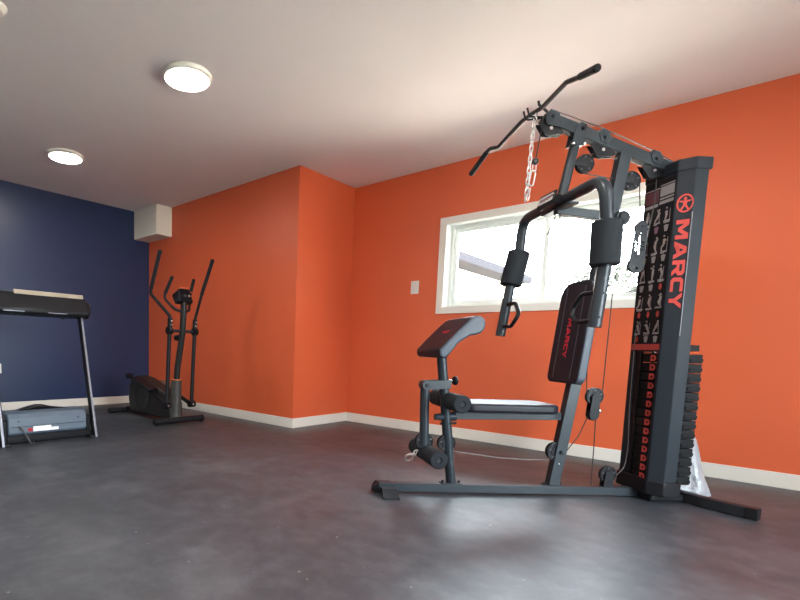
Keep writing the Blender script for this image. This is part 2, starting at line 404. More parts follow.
for s_, z_ in ((0.403, 0.566), (0.290, 0.247)):
    b = MB(); b.cyl(P(s_, -0.2, z_), P(s_, 0.2, z_), 0.011, None, 12); b.obj('roller_rod', CHROME, gym)

# pulleys
def pulley(s, z, r, n=0.0, th=0.022, plates=None, name='pulley', parent=None, holes=5):
    o = MB()
    o.lathe(P(s, n - th / 2, z), NA, [(0, 0.008), (0.0, r * 0.55), (th * 0.15, r * 0.58), (th * 0.15, r * 0.84), (0, r * 0.88), (0, r), (th * 0.2, r), (th * 0.5, r - 0.008), (th * 0.8, r), (th, r), (th, r * 0.88), (th * 0.85, r * 0.84), (th * 0.85, r * 0.58), (th, r * 0.55), (th, 0.008), (th + 0.008, 0.008), (th + 0.008, 0.0)], 32)
    o.lathe(P(s, n - th / 2 - 0.008, z), NA, [(0, 0.0), (0, 0.010), (0.008, 0.010), (0.008, 0)], 12, 1)
    for k in range(holes):                        # raised ribs between the spoke openings
        a = 2 * PI * k / holes + 0.4
        c = P(s + r * 0.72 * math.cos(a), n + th * 0.42, z + r * 0.72 * math.sin(a))
        o.cyl(c, c + NA * 0.004, r * 0.10, None, 8, 2)
    return o.obj(name, [BLACK, CHROME, PIPING], parent or gym)
pulley(0.405, 0.308, 0.052, th=0.030); pulley(0.268, 0.317, 0.052, th=0.030)
pulley(1.078, 0.273, 0.055, th=0.030)
p = pulley(1.415, 0.135, 0.050)
b = MB(); b.prism([(1.385, 0.060), (1.445, 0.060), (1.435, 0.150), (1.395, 0.150)], P(0, 0.016, 0), (1, 0, 0), (0, 0, 1), NA, 0.004); b.prism([(1.385, 0.060), (1.445, 0.060), (1.435, 0.150), (1.395, 0.150)], P(0, -0.020, 0), (1, 0, 0), (0, 0, 1), NA, 0.004)
b.obj('pulley_bracket', FRAME_D, p)
p = pulley(1.112, 1.952, 0.052)
b = MB(); b.bar(P(1.035, 0.018, 1.952), P(1.118, 0.018, 1.952), 0.005, 0.024); b.bar(P(1.035, -0.018, 1.952), P(1.118, -0.018, 1.952), 0.005, 0.024); b.obj('pulley_bracket', FRAME_D, p)
p = pulley(1.392, 1.868, 0.054)
b = MB(); b.bar(P(1.31, 0.018, 1.868), P(1.40, 0.018, 1.868), 0.005, 0.03); b.bar(P(1.31, -0.018, 1.868), P(1.40, -0.018, 1.868), 0.005, 0.03); b.obj('pulley_bracket', FRAME_D, p)
# moving pulley blocks
def stadium(x0, y0, r0, x1, y1, r1, n=12):
    d = math.atan2(y1 - y0, x1 - x0); out = []
    for k in range(n + 1): a = d - PI / 2 + PI * k / n; out.append((x1 + r1 * math.cos(a), y1 + r1 * math.sin(a)))
    for k in range(n + 1): a = d + PI / 2 + PI * k / n; out.append((x0 + r0 * math.cos(a), y0 + r0 * math.sin(a)))
    return out
def gm(n): return frame_mtx(P(0, n, 0), (1, 0, 0), (0, 0, 1))
blk = [stadium(1.472, 1.610, 0.034, 1.463, 1.392, 0.047)] + [rrect(1.4615, 1.452, 1.4715, 1.556, 0.004)]
for i in range(3):
    for sx in (-0.020, 0.020): blk.append(circle(1.4665 + sx, 1.478 + 0.021 * i, 0.0065, 10))
blk += [circle(1.470, 1.612, 0.0075, 10), circle(1.463, 1.372, 0.007, 10), circle(1.470, 1.578, 0.006, 10)]
pb = flat('floating_pulley_plate', blk, 0.004, gm(0.016), BLACK, gym)
pulley(1.472, 1.606, 0.030, th=0.014, holes=0); pulley(1.463, 1.392, 0.043, th=0.014, holes=0)
p = pulley(1.290, 0.612, 0.052)
b = MB()
for n in (0.016, -0.019): b.prism(stadium(1.290, 0.606, 0.024, 1.288, 0.500, 0.030), P(0, n, 0), (1, 0, 0), (0, 0, 1), NA, 0.004)
b.cyl(P(1.325, 0, 0.522), P(1.338, 0, 0.522), 0.009, None, 10, 1)
b.obj('pulley_bracket', [BLACK, CHROME], p, bevel=0.001)
pulley(1.288, 0.500, 0.034, parent=p)

# seat
b = MB(); b.bar(P(0.44, 0, 0.478), P(1.085, 0, 0.488), 0.044, 0.046); b.cyl(P(1.062, -0.022, 0.488), P(1.062, 0.022, 0.488), 0.024, None, 20)
b.lathe(P(0.325, 0, 0.464), P(1, 0, 0.06), [(0, 0), (0, 0.018), (0.02, 0.020), (0.10, 0.028), (0.13, 0.028), (0.13, 0)], 16)
bolt(b, 0.41, 0.02, 0.43, 0.008); b.cyl(P(0.36, 0.0, 0.425), P(0.46, 0, 0.430), 0.007, None, 10, 1)
b.obj('seat_frame', [FRAME, BLACK], gym, bevel=0.003)
b = MB(); b.prism(rrect(0.450, -0.150, 1.010, 0.150, 0.065, rs=[0.075, 0.075, 0.06, 0.06]), (0, 0, 0.512), (1, 0, 0), (0, 1, 0), (0, 0, 1), 0.054)
b.obj('seat_pad', VINYL, gym, bevel=0.018, segs=4)
# rear post
RP = lambda z: 1.066 + 0.1345 * (z - 0.0)
b = MB(); weld(b, RP(0.06)); seg_bar(b, (RP(0.062), 0.062), (RP(2.03), 2.03), 0.050, 0.066)
b.box(P(RP(1.78) - 0.045, -0.016, 1.72), P(RP(1.78) - 0.030, 0.016, 1.86), 1)
bolt(b, RP(0.27) - 0.002, 0.025, 0.268, 0.012); bolt(b, RP(0.2) - 0.002, 0.025, 0.20, 0.006, 0.006, 2)
b.obj('rear_post', [FRAME, BLACK, CHROME], gym, bevel=0.004)
# backrest
BD = V((0.100, 0, 1)).normalized()               # pad up direction in gym space
bo = P(1.073, 0, 0.690)
BN = V((-BD.z, 0, BD.x))                          # out of the front face
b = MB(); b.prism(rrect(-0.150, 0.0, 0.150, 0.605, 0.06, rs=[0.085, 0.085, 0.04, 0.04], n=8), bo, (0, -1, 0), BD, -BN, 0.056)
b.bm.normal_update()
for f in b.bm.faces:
    if abs(f.normal.y) > 0.5 and len(f.verts) == 4: f.material_index = 1  # pad sides take the lightened vinyl, as if lit
bp = b.obj('backrest_pad', [VINYL, VINYL_LIT], gym, bevel=0.012, segs=3)
for sg in (-1, 1):
    b = MB(); b.tube([bo + V((0, -sg * 0.083, 0)) + BD * q + BN * 0.0005 for q in (0.03, 0.30, 0.57)], 0.0022, 8); b.obj('piping', PIPING, bp)
for q_ in (0.85, 1.15):
    b = MB(); seg_bar(b, (1.10 + 0.1 * (q_ - 0.85), q_), (RP(q_), q_ + 0.005), 0.06, 0.08); b.obj('backrest_mount', FRAME_D, gym)

# block lettering (cap height 1, origin at the start of the word, along +x)
def letters(scale_w=1.0):
    out = []; x = 0.0; s = 0.26
    M_ = [(0, 0), (0, 1), (0.34, 1), (0.62, 0.48), (0.90, 1), (1.24, 1), (1.24, 0), (0.98, 0), (0.98, 0.66), (0.72, 0.18), (0.52, 0.18), (0.26, 0.66), (0.26, 0)]
    A_ = [[(0, 0), (0.40, 1), (0.76, 1), (1.16, 0), (0.88, 0), (0.78, 0.25), (0.30, 0.25) , (0.38, 0.46), (0.70, 0.46), (0.58, 0.78), (0.28, 0)]]
    R_ = [[(0, 0), (0, 1), (0.80, 1), (0.98, 0.84), (0.98, 0.50), (0.82, 0.36), (0.74, 0.36), (1.02, 0), (0.70, 0), (0.44, 0.36), (0.26, 0.36), (0.26, 0)], [(0.26, 0.58), (0.64, 0.58), (0.72, 0.64), (0.72, 0.74), (0.64, 0.79), (0.26, 0.79)]]
    C_ = [(0.18, 0), (0, 0.18), (0, 0.82), (0.18, 1), (0.92, 1), (0.92, 0.76), (0.32, 0.76), (0.26, 0.70), (0.26, 0.30), (0.32, 0.24), (0.92, 0.24), (0.92, 0)]
    Y_ = [(0.40, 0), (0.40, 0.38), (0, 1), (0.30, 1), (0.53, 0.62), (0.76, 1), (1.06, 1), (0.66, 0.38), (0.66, 0)]
    for loops, adv in (([M_], 1.36), (A_, 1.24), (R_, 1.12), ([C_], 0.98), ([Y_], 1.06)):
        for lp in loops: out.append([((x + a) * scale_w, c) for a, c in lp])
        x += adv
    return out, x * scale_w
LET, LW = letters()
def word(name, origin, along, upv, cap, length, m, parent, t=0.002):
    k = length / LW
    return flat(name, [[(a * k, c * cap) for a, c in lp] for lp in LET], t, frame_mtx(origin, along, upv), m, parent)
word('lettering', bo + BD * 0.385 + V((0, 0.024, 0)) + BN * 0.001, -BD, (0, -1, 0), 0.036, 0.235, REDV, bp, 0.003)

# preacher curl pad
prof = [(0.262, 0.832), (0.256, 0.862), (0.300, 0.912), (0.383, 1.000), (0.430, 1.046), (0.452, 1.056), (0.478, 1.055), (0.499, 1.040), (0.508, 1.015), (0.503, 0.985), (0.488, 0.964), (0.466, 0.954), (0.425, 0.947), (0.361, 0.902), (0.318, 0.842), (0.300, 0.820), (0.275, 0.818)]
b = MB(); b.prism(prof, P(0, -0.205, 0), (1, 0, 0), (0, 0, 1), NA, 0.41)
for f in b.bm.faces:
    if len(f.verts) > 4: f.material_index = 1  # end faces take the lightened vinyl, as if lit
pp = b.obj('preacher_pad', [VINYL, VINYL_LIT], gym, bevel=0.012, segs=3)
e1 = V((0.128, 0, 0.138)).normalized(); nrm = V((-e1.z, 0, e1.x))
word('logo', P(0.345, -0.02, 0.961) + nrm * 0.0015, NA, e1, 0.022, 0.10, REDV, pp, 0.003)
b = MB(); b.bar(P(0.335, 0, 0.86), P(0.400, 0, 0.932), 0.10, 0.012); b.obj('pad_plate', FRAME_D, gym)

# upper frame with nose and brackets
UF = lambda s: 2.196 - 0.335 * (s - 0.86)
b = MB(); seg_bar(b, (0.885, UF(0.885)), (1.66, UF(1.66)), 0.050, 0.062); b.obj('upper_frame', FRAME, gym, bevel=0.004)
b = MB()
for n in (0.027, -0.032):
    b.prism([(0.845, 2.190), (0.875, 2.232), (0.925, 2.214), (0.960, 2.135), (0.905, 2.140), (0.858, 2.150)], P(0, n, 0), (1, 0, 0), (0, 0, 1), NA, 0.005)
b.cyl(P(0.888, -0.038, 2.194), P(0.888, 0.038, 2.194), 0.010, None, 10, 1)
b.obj('nose_plate', [FRAME, BLACK], gym, bevel=0.001)
def top_pulley(s, first=False):
    z = UF(s) - 0.055
    p = pulley(s, z, 0.040)
    b = MB(); b.prism([(s - 0.075, z + 0.030), (s - 0.05, z - 0.005), (s - 0.03, z - 0.034), (s + 0.03, z - 0.034), (s + 0.07, z - 0.030), (s + 0.075, z - 0.015), (s + 0.035, z + 0.035)], P(0, 0.014, 0), (1, 0, 0), (0, 0, 1), NA, 0.004)
    b.prism([(s - 0.075, z + 0.030), (s - 0.05, z - 0.005), (s - 0.03, z - 0.034), (s + 0.03, z - 0.034), (s + 0.07, z - 0.030), (s + 0.075, z - 0.015), (s + 0.035, z + 0.035)], P(0, -0.018, 0), (1, 0, 0), (0, 0, 1), NA, 0.004)
    b.cyl(P(s, 0.018, z), P(s, 0.026, z), 0.010, None, 10, 1)
    b.obj('pulley_bracket', [BLACK, CHROME], p)
    if not first:
        b = MB(); b.prism([(s - 0.035, UF(s) + 0.035), (s - 0.020, UF(s) + 0.060), (s + 0.020, UF(s) + 0.050), (s + 0.045, UF(s) + 0.012), (s + 0.02, UF(s) - 0.025), (s - 0.02, UF(s) - 0.012)], P(0, -0.029, 0), (1, 0, 0), (0, 0, 1), NA, 0.058)
        bolt(b, s, 0.029, UF(s) + 0.010, 0.010, 0.008); b.obj('guide_bracket', [FRAME, BLACK], gym, bevel=0.003)
top_pulley(0.888, True); top_pulley(1.200); top_pulley(1.512)
# hanger that carries the press arm
b = MB()
for n in (0.026, -0.032): b.prism([(1.010, 2.045), (1.085, 2.045), (1.098, 2.110), (1.090, 2.158), (1.060, 2.170), (1.028, 2.150)], P(0, n, 0), (1, 0, 0), (0, 0, 1), NA, 0.006)
b.cyl(P(1.068, -0.040, 2.135), P(1.068, 0.042, 2.135), 0.011, None, 12, 1)
b.box(P(1.012, -0.030, 2.044), P(1.083, 0.030, 2.050)); bolt(b, 1.016, 0.03, 2.048, 0.009, 0.012, 2); bolt(b, 1.08, 0.03, 2.05, 0.009, 0.012, 2)
b.obj('hanger_bracket', [FRAME, BLACK, CHROME], gym, bevel=0.002)
b = MB(); b.tube([P(1.050, 0, 2.075), P(0.988, 0, 1.735)], 0.026, 20); b.obj('hanger_tube', FRAME, gym)
b = MB(); seg_bar(b, (0.965, 1.690), (1.325, 1.655), 0.044, 0.048); b.cyl(P(1.335, -0.05, 1.648), P(1.335, 0.05, 1.648), 0.042, None, 24)
b.cyl(P(1.335, 0.05, 1.648), P(1.335, 0.062, 1.648), 0.03, None, 16, 1)
b.obj('press_link', [FRAME, BLACK], gym, bevel=0.003)
# press arm
K = 0.40
pts = [P(0.885, -K, 0.972), P(0.930, -K, 1.306), P(0.976, -K, 1.530), P(0.985, -K, 1.735), P(0.970, K, 1.735), P(0.998, K, 1.530), P(1.004, K, 1.310), P(0.980, K, 1.001)]
def LEG(sg, z):                                     # where a leg runs at height z
    p, q = (pts[-1], pts[-2]) if sg > 0 else (pts[0], pts[1])
    return p.x + (q.x - p.x) * (z - p.z) / (q.z - p.z)
b = MB(); b.tube(pts, 0.031, 20, fillet=0.155)
for sg in (1, -1):
    for z in (1.05, 1.17): bolt(b, LEG(sg, z), sg * (K + 0.029), z, 0.007, 0.006)
b.obj('press_arm', [FRAME, BLACK], gym)
for sg in (1, -1):
    a0, a1 = (pts[-2], pts[-3]) if sg > 0 else (pts[1], pts[2]); dd = (a1 - a0); ln = dd.length
    b = MB(); b.lathe(a0, dd, [(0, 0.030), (0.0, 0.060), (0.006, 0.068), (ln - 0.006, 0.068), (ln, 0.060), (ln, 0.030)], 28); b.obj('foam_grip', FOAM, gym)
    h0 = P(LEG(sg, 1.035), sg * K, 1.035); h1 = P(LEG(sg, 1.18), sg * K, 1.180); i = -sg
    b = MB(); b.tube([h1, h1 + P(-0.006, i * 0.13, 0.0), h1 + P(-0.012, i * 0.195, -0.070), h0 + P(-0.010, i * 0.185, 0.03), h0 + P(-0.006, i * 0.13, -0.004), h0], 0.0125, 12, fillet=0.05)
    b.obj('hand_grip', BLACK, gym)
b = MB()
b.bar(P(0.925, -0.075, 1.722), P(0.925, 0.075, 1.762 - 0.03), 0.05, 0.05, (0, 0, 1)); b.prism(rrect(-0.085, -0.036, 0.085, 0.036, 0.01), P(0.952, 0, 1.745) + V((-0.040, 0, 0)), (0, -1, 0), (0.25, 0, 1), (-1, 0, 0.25), 0.008)
b.prism(rrect(-0.14, -0.03, 0.14, 0.03, 0.01), P(0.985, 0, 1.700), (0, -1, 0), (1, 0, 0), (0, 0, -1), 0.012, 1)
lp = b.obj('arm_mount', [FRAME_D, FRAME], gym, bevel=0.003)
lo_ = P(0.903, 0, 1.747); eu = V((0.25, 0, 1)).normalized(); en = V((-1, 0, 0.25)).normalized()
b = MB(); b.prism(rrect(-0.072, -0.022, 0.072, 0.022, 0.012), lo_, NA, eu, en, 0.003); np_ = b.obj('name_plate', SILVER, gym)
word('lettering', lo_ + en * 0.0035 + NA * (-0.055) + eu * -0.009, NA, eu, 0.018, 0.108, MAROON, np_, 0.001)
b = MB(); b.tube([P(0.975, 0.0, 1.690), P(0.975, 0.0, 1.655)], 0.010, 10); b.tube([P(0.975, -0.01, 1.665), P(0.962, -0.035, 1.60), P(0.955, -0.05, 1.560)], 0.003, 8, m=1); b.tube([P(0.985, 0.01, 1.665), P(0.990, 0.014, 1.60), P(0.985, 0.016, 1.540)], 0.003, 8, m=1)
b.obj('locking_pin', [CHROME, FRAME], gym)

# cables
def cable(pts, r=0.003, m=CABLE, sm=0.0, name='cable'):
    b = MB(); b.tube(pts, r, 8, fillet=sm); return b.obj(name, m, gym)
cable([P(0.848, 0.0, 2.165), P(0.852, 0, 2.205), P(0.895, 0, 2.243), P(1.20, 0, UF(1.20) + 0.072), P(1.50, 0, UF(1.5) + 0.065), P(1.66, 0, UF(1.66) + 0.045)], sm=0.03)
b = MB(); b.tube([P(0.850, 0, 2.165), P(0.824, 0, 1.965)], 0.0035, 8); b.ball(P(0.822, 0, 1.955), 0.020); b.obj('cable', CABLE, gym)
cable([P(1.112, 0, 2.003), P(1.20, 0, 2.015), P(1.31, 0, 1.98)]); cable([P(1.112, 0, 1.901), P(1.30, 0, 1.875), P(1.392, 0, 1.815)])
cable([P(1.445, 0, 1.87), P(1.475, 0, 1.63)]); cable([P(1.545, 0, 1.93), P(1.548, 0, 1.75), P(1.505, 0, 1.40)])
cable([P(1.338, 0, 0.62), P(1.345, 0.0, 1.20), P(1.375, 0, 1.60)]); cable([P(1.242, 0, 0.62), P(1.225, 0, 0.85)])
cable([P(1.262, 0, 0.49), P(1.215, 0, 0.37), P(1.125, 0, 0.24)], sm=0.1); cable([P(1.310, 0, 0.49), P(1.316, 0, 0.30), P(1.318, 0, 0.066)])
cable([P(1.06, 0, 0.222), P(0.90, 0.0, 0.215), P(0.72, 0, 0.225), P(0.42, 0, 0.262)], 0.003, CABLE_L, 0.3)
cable([P(1.542, -0.045, 1.02), P(1.545, -0.04, 0.55), P(1.545, -0.02, 0.30), P(1.52, 0.0, 0.18), P(1.44, 0.0, 0.095)], 0.0025, CABLE_L, 0.12)
b = MB(); b.tube([P(0.235, 0, 0.262), P(0.215, 0.0, 0.255), P(0.205, 0, 0.235), P(0.22, 0, 0.225), P(0.235, 0, 0.262)], 0.005, 8)
ring = [P(0.185 + 0.022 * math.cos(q), 0.0 + 0.012 * math.sin(q), 0.215 + 0.022 * math.sin(q)) for q in [2 * PI * k / 16 for k in range(16)]]
b.tube(ring, 0.006, 8, closed=True); b.tube([P(0.197, 0, 0.228), P(0.218, 0, 0.242)], 0.007, 8)
b.obj('snap_hook', STEEL, gym)

# tower
S0, N0, S1, N1, S2 = 1.575, 0.114, 1.630, 0.169, 1.703
def wall_strip(b, q0, q1, z0, z1, t=0.006, m=0):
    (s0, n0), (s1, n1) = q0, q1; dx, dn = s1 - s0, n1 - n0; l = math.hypot(dx, dn)
    nx, nn = -dn / l * t, dx / l * t
    if nx * 1 < 0 or (abs(nx) < 1e-9 and (nn > 0) == (n0 > 0)): nx, nn = -nx, -nn     # thickness goes inwards
    b.hull8([P(s0, n0, z0), P(s1, n1, z0), P(s1 + nx, n1 + nn, z0), P(s0 + nx, n0 + nn, z0), P(s0, n0, z1), P(s1, n1, z1), P(s1 + nx, n1 + nn, z1), P(s0 + nx, n0 + nn, z1)], m)
b = MB()
ZB, ZT = 0.125, 1.892
for sg in (1, -1):
    wall_strip(b, (S0, sg * N0), (S1, sg * N1), ZB, ZT); wall_strip(b, (S1, sg * N1), (S2, sg * N1), ZB, ZT)
b.box(P(S0, -N0, 0.887), P(S0 + 0.006, N0, ZT)); b.box(P(S0, -N0, ZB), P(S0 + 0.006, -0.066, 0.887)); b.box(P(S0, 0.096, ZB), P(S0 + 0.006, N0, 0.887))
b.box(P(S0 + 0.004, -0.066, ZB), P(S0 + 0.009, -0.030, 0.887), 1)
shroud = b.obj('shroud', [SHROUD, BLACK], gym, bevel=0.0025)
def outline(off):
    q = [(S0 - off, -N0 - off * 0.4), (S0 - off, N0 + off * 0.4), (S1 - off * 0.6, N1 + off), (S2 + off + 0.01, N1 + off), (S2 + off + 0.01, -N1 - off), (S1 - off * 0.6, -N1 - off)]
    return [(s, -n) for s, n in q]
b = MB(); b.prism(outline(0.006), (0, 0, ZT - 0.004), (1, 0, 0), (0, 1, 0), (0, 0, 1), 0.066); b.cyl(P(1.66, 0, UF(1.66) - 0.0), P(1.70, 0, 1.962), 0.02, None, 14)
b.obj('tower_cap', SHROUD, gym, bevel=0.006)
b = MB(); b.prism(outline(0.012), (0, 0, 0.050), (1, 0, 0), (0, 1, 0), (0, 0, 1), 0.085)
b.box(P(1.60, -0.12, 0.008), P(1.80, 0.12, 0.05)); b.obj('tower_base', BLACK, gym, bevel=0.006)
b = MB(); b.tube([P(S1 + 0.001, N1 + 0.0015, 0.98), P(S1 + 0.001, N1 + 0.0015, 1.66)], 0.0022, 8); b.obj('edge_highlight', FRAME_L, shroud)  # highlight along the bevelled corner, added as a thin grey rod
# emblem and word on the chamfered corner
ch = V((1, -1, 0)).normalized(); cn = V((-1, -1, 0)).normalized()      # along the panel, out of it (gym space)
co = P(S0, N0, 0) + cn * 0.001
def cpt(d, z): return co + ch * d + V((0, 0, z))
lg = [circle(0, 0, 0.050, 36, 0.037), circle(0, 0, 0.042, 36, 0.030)]
fig = [(-0.004, 0.014), (-0.026, 0.016), (-0.026, 0.010), (-0.008, 0.004), (-0.008, -0.010), (-0.020, -0.034), (-0.013, -0.037), (0.0, -0.014), (0.013, -0.037), (0.020, -0.034), (0.008, -0.010), (0.008, 0.004), (0.026, 0.010), (0.026, 0.016), (0.004, 0.014)]
flat('emblem', lg + [fig, circle(0, 0.024, 0.009, 14, 0.007)], 0.002, frame_mtx(cpt(0.044, 1.711), ch, (0, 0, 1)), RED, shroud)
word('lettering', cpt(0.015, 1.622), (0, 0, -1), ch, 0.056, 0.490, RED, shroud)
# exercise chart
b = MB(); fs = S0 - 0.0015
cw = 1.20
def fl(n0, z0, n1, z1, m): b.box(P(fs - 0.0008, n0 * cw, z0), P(fs + 0.0003, n1 * cw, z1), m)
b.box(P(S0 - 0.0015, -0.108, 0.895), P(S0 + 0.001, 0.108, 1.875), 0)
fl(-0.086, 1.758, -0.004, 1.826, 1); fl(0.004, 1.782, 0.086, 1.836, 2); fl(-0.086, 1.832, 0.0, 1.838, 2); fl(0.004, 1.842, 0.086, 1.848, 2)
fl(-0.086, 1.732, -0.004, 1.750, 2); fl(0.004, 1.764, 0.086, 1.774, 2); fl(0.004, 1.738, 0.086, 1.756, 2)
fl(-0.089, 0.898, 0.089, 0.934, 3)
def stroke(n0, z0, n1, z1, wd, m):
    d = math.hypot(n1 - n0, z1 - z0) or 1; px, pz = -(z1 - z0) / d * wd / 2, (n1 - n0) / d * wd / 2
    q = [(n0 + px, z0 + pz), (n0 - px, z0 - pz), (n1 - px, z1 - pz), (n1 + px, z1 + pz)]
    b.hull8([P(fs - 0.0004, *p_) for p_ in q] + [P(fs - 0.0014, *p_) for p_ in q], m)
rows = [(1.720, 1.624, 1.568), (1.562, 1.452, 1.404), (1.398, 1.292, 1.238), (1.232, 1.132, 1.084), (1.078, 0.985, 0.940)]
for ri, (zt, zm, zb) in enumerate(rows):
    for c in range(3):
        n0 = -0.103 + c * 0.0696; nc = n0 + 0.0335; rg = random.uniform
        hz = zt - 0.012; hx = nc + rg(-0.008, 0.012)
        hip = (nc + rg(-0.008, 0.008), (zt + zm) / 2 - rg(0.0, 0.012)); sh = (hx + rg(-0.003, 0.003), hz - 0.016)
        b.prism(circle(hx, hz, 0.006, 8), P(fs - 0.0014, 0, 0), NA, (0, 0, 1), (1, 0, 0), 0.001, 4)
        stroke(*sh, *hip, 0.016, 4); kn = (hip[0] + rg(-0.018, 0.018), hip[1] - rg(0.008, 0.02)); stroke(*hip, *kn, 0.011, 4)
        stroke(*kn, kn[0] + rg(-0.006, 0.010), zm + 0.012, 0.008, 4)
        el = (sh[0] + rg(-0.018, 0.018), sh[1] - rg(-0.012, 0.016)); stroke(*sh, *el, 0.007, 4); stroke(*el, el[0] + rg(-0.012, 0.012), el[1] + rg(-0.004, 0.018), 0.004, 4)
        stroke(nc - 0.022, zm + rg(0.008, 0.014), nc + 0.022, zm + rg(0.008, 0.014), 0.010, 2); stroke(nc + rg(0.008, 0.02), zm + 0.01, nc + rg(0.008, 0.022), zt - 0.02, 0.003, 2)
        if random.random() < 0.6: fl((nc - 0.022) / cw, zm, (nc + rg(0.0, 0.02)) / cw, zm + 0.005, 2)
        mz = (zm + zb) / 2
        red = (ri == 2 and c == 2) or ri == 3 or (ri == 4 and c == 0)
        col = 3 if red else (5 if ri == 0 and c < 2 else (6 if ri == 1 and c == 0 else 2))
        b.prism(circle(nc, mz, 0.019 if red else 0.017, 12, 0.011 if red else 0.013) if red else [(nc + x_, mz + z_) for x_, z_ in ((-0.016, 0.015), (0.0, 0.019), (0.016, 0.015), (0.013, 0.0), (0.009, -0.019), (-0.009, -0.019), (-0.013, 0.0))], P(fs - 0.0011, 0, 0), NA, (0, 0, 1), (1, 0, 0), 0.001, col)
b.obj('exercise_chart', [CHART, MAROON, CHGREY, RED, SKINP, PURP, YELL], gym)
# weight plates with numbered markers
b = MB(); b.prism([(1.588, -0.094), (1.640, -0.150), (1.795, -0.155), (1.795, 0.155), (1.640, 0.150), (1.588, 0.094)], (0, 0, -0.0255), (1, 0, 0), (0, 1, 0), (0, 0, 1), 0.051)
for y in (-0.155, 0.155): b.box((1.720, y - 0.003, -0.016), (1.798, y + 0.003, 0.002))
b.box((1.792, -0.10, -0.010), (1.798, 0.10, 0.006))
z0 = 0.8515
plate = b.obj('weight_plate', MATTE, gym, bevel=0.004, loc=(0, 0, z0))
dm = [(-0.021, -0.019), (0.006, -0.019), (0.017, -0.012), (0.021, 0.0), (0.017, 0.012), (0.006, 0.019), (-0.021, 0.019)]
st = flat('number_marker', [dm, circle(-0.001, 0, 0.0075, 10)], 0.002, frame_mtx(V((1.5868, -0.056, 0)), (0, -1, 0), (0, 0, 1)), RED, plate)
for i in range(1, 14):
    p = copy_tree(plate, gym); p.location = (0, 0, z0 - 0.0545 * i)
b = MB(); b.box((1.62, -0.10, 0.879), (1.765, 0.10, 0.885)); b.box((1.65, -0.160, 0.895), (1.765, 0.160, 0.930)); b.cyl(P(1.70, 0, 0.87), P(1.70, 0, 1.0), 0.02, None, 14)
b.obj('stack_head', MATTE, gym, bevel=0.003)
for sg in (1, -1):
    b = MB(); b.cyl(P(1.70, sg * 0.085, 0.13), P(1.70, sg * 0.085, 1.89), 0.010, None, 14); b.obj('guide_rod', CHROME, gym)

# lat bar holder hooks on the nose
b = MB()
for n in (-0.035, -0.075):
    b.tube([P(0.86, n * 0.3, 2.205), P(0.80, n, 2.215), P(0.785, n, 2.225), P(0.772, n, 2.262)], 0.0055, 8, fillet=0.012)
b.tube([P(0.86, 0.02, 2.22), P(0.80, 0.04, 2.245), P(0.785, 0.06, 2.252)], 0.007, 8)
b.obj('bar_hook', FRAME_D, gym)

# lat bar (lies in the hooks) and its chain: things of their own, placed in gym space
def world(o): o.location = O; o.rotation_euler = (0, 0, A); return o
lat = thing('lat_pulldown_bar', 'long bent black lat pulldown bar resting at top front of home gym', 'pulldown bar'); world(lat)
BARP = [(0.705, -0.600, 2.096), (0.759, -0.470, 2.207), (0.790, -0.410, 2.194), (0.808, -0.160, 2.243), (0.812, -0.060, 2.241), (0.812, 0.050, 2.225), (0.752, 0.370, 2.192), (0.752, 0.460, 2.166), (0.730, 0.625, 2.117)]
b = MB()
b.tube([P(*q) for q in BARP], 0.0125, 14, fillet=0.045); b.obj('bar', BLACK, lat)
for sg, i0, i1 in ((-1, 0, 1), (1, -1, -2)):
    a0, a1 = P(*BARP[i0]), P(*BARP[i1]); d_ = (a0 - a1); l_ = d_.length; d_.normalize()
    b = MB(); b.lathe(a1 + d_ * 0.025, d_, [(0, 0.0125), (0.002, 0.0165), (l_ - 0.03, 0.018), (l_ - 0.015, 0.018), (l_ - 0.008, 0.014), (l_ - 0.006, 0)], 18); b.obj('rubber_grip', MATTE, lat)
b = MB(); b.tube([P(0.812, 0.0, 2.226), P(0.808, 0.0, 2.196)], 0.006, 8)
ring = [P(0.806, 0.014 * math.cos(q), 2.186 + 0.014 * math.sin(q)) for q in [2 * PI * k / 14 for k in range(14)]]
b.tube(ring, 0.004, 8, closed=True); b.obj('eyelet', CHROME, lat)
chn = thing('chain', 'thin silver steel chain hanging under the middle of pulldown bar', 'chain'); world(chn)
def link(b, c, d, side, L=0.040, W=0.020, r=0.0034):
    d = V(d).normalized(); s = V(side); s = (s - d * s.dot(d)).normalized(); pts = []
    for k in range(16):
        a = 2 * PI * k / 16; pts.append(V(c) + d * ((L / 2 - W / 2) * (1 if math.sin(a) > 0 else -1) + W / 2 * math.sin(a)) + s * (W / 2 * math.cos(a)))
    b.tube(pts, r, 6, closed=True)
b = MB(); top = P(0.800, 0, 2.165); bot = P(0.783, 0, 1.735); n_ = 14
for k in range(n_):
    c = top.lerp(bot, (k + 0.5) / n_); link(b, c, bot - top, (0, 1, 0.2) if k % 2 else (1, 0.2, 0))
q0, q1 = P(0.818, 0, 1.885), P(0.790, 0, 1.740)
for k in range(3, 5):
    c = q0.lerp(q1, (k + 0.5) / 5); link(b, c, q1 - q0, (0, 1, 0.2) if k % 2 else (1, 0.2, 0))
b.obj('links', STEEL, chn)
b = MB(); link(b, P(0.812, 0, 1.862), P(-0.15, 0, -1), (1, 0.3, 0), 0.085, 0.034, 0.0042); link(b, P(0.820, 0, 1.922), (0, 0, 1), (1, 0, 0), 0.04, 0.02, 0.003); b.obj('carabiner', STEEL, chn)

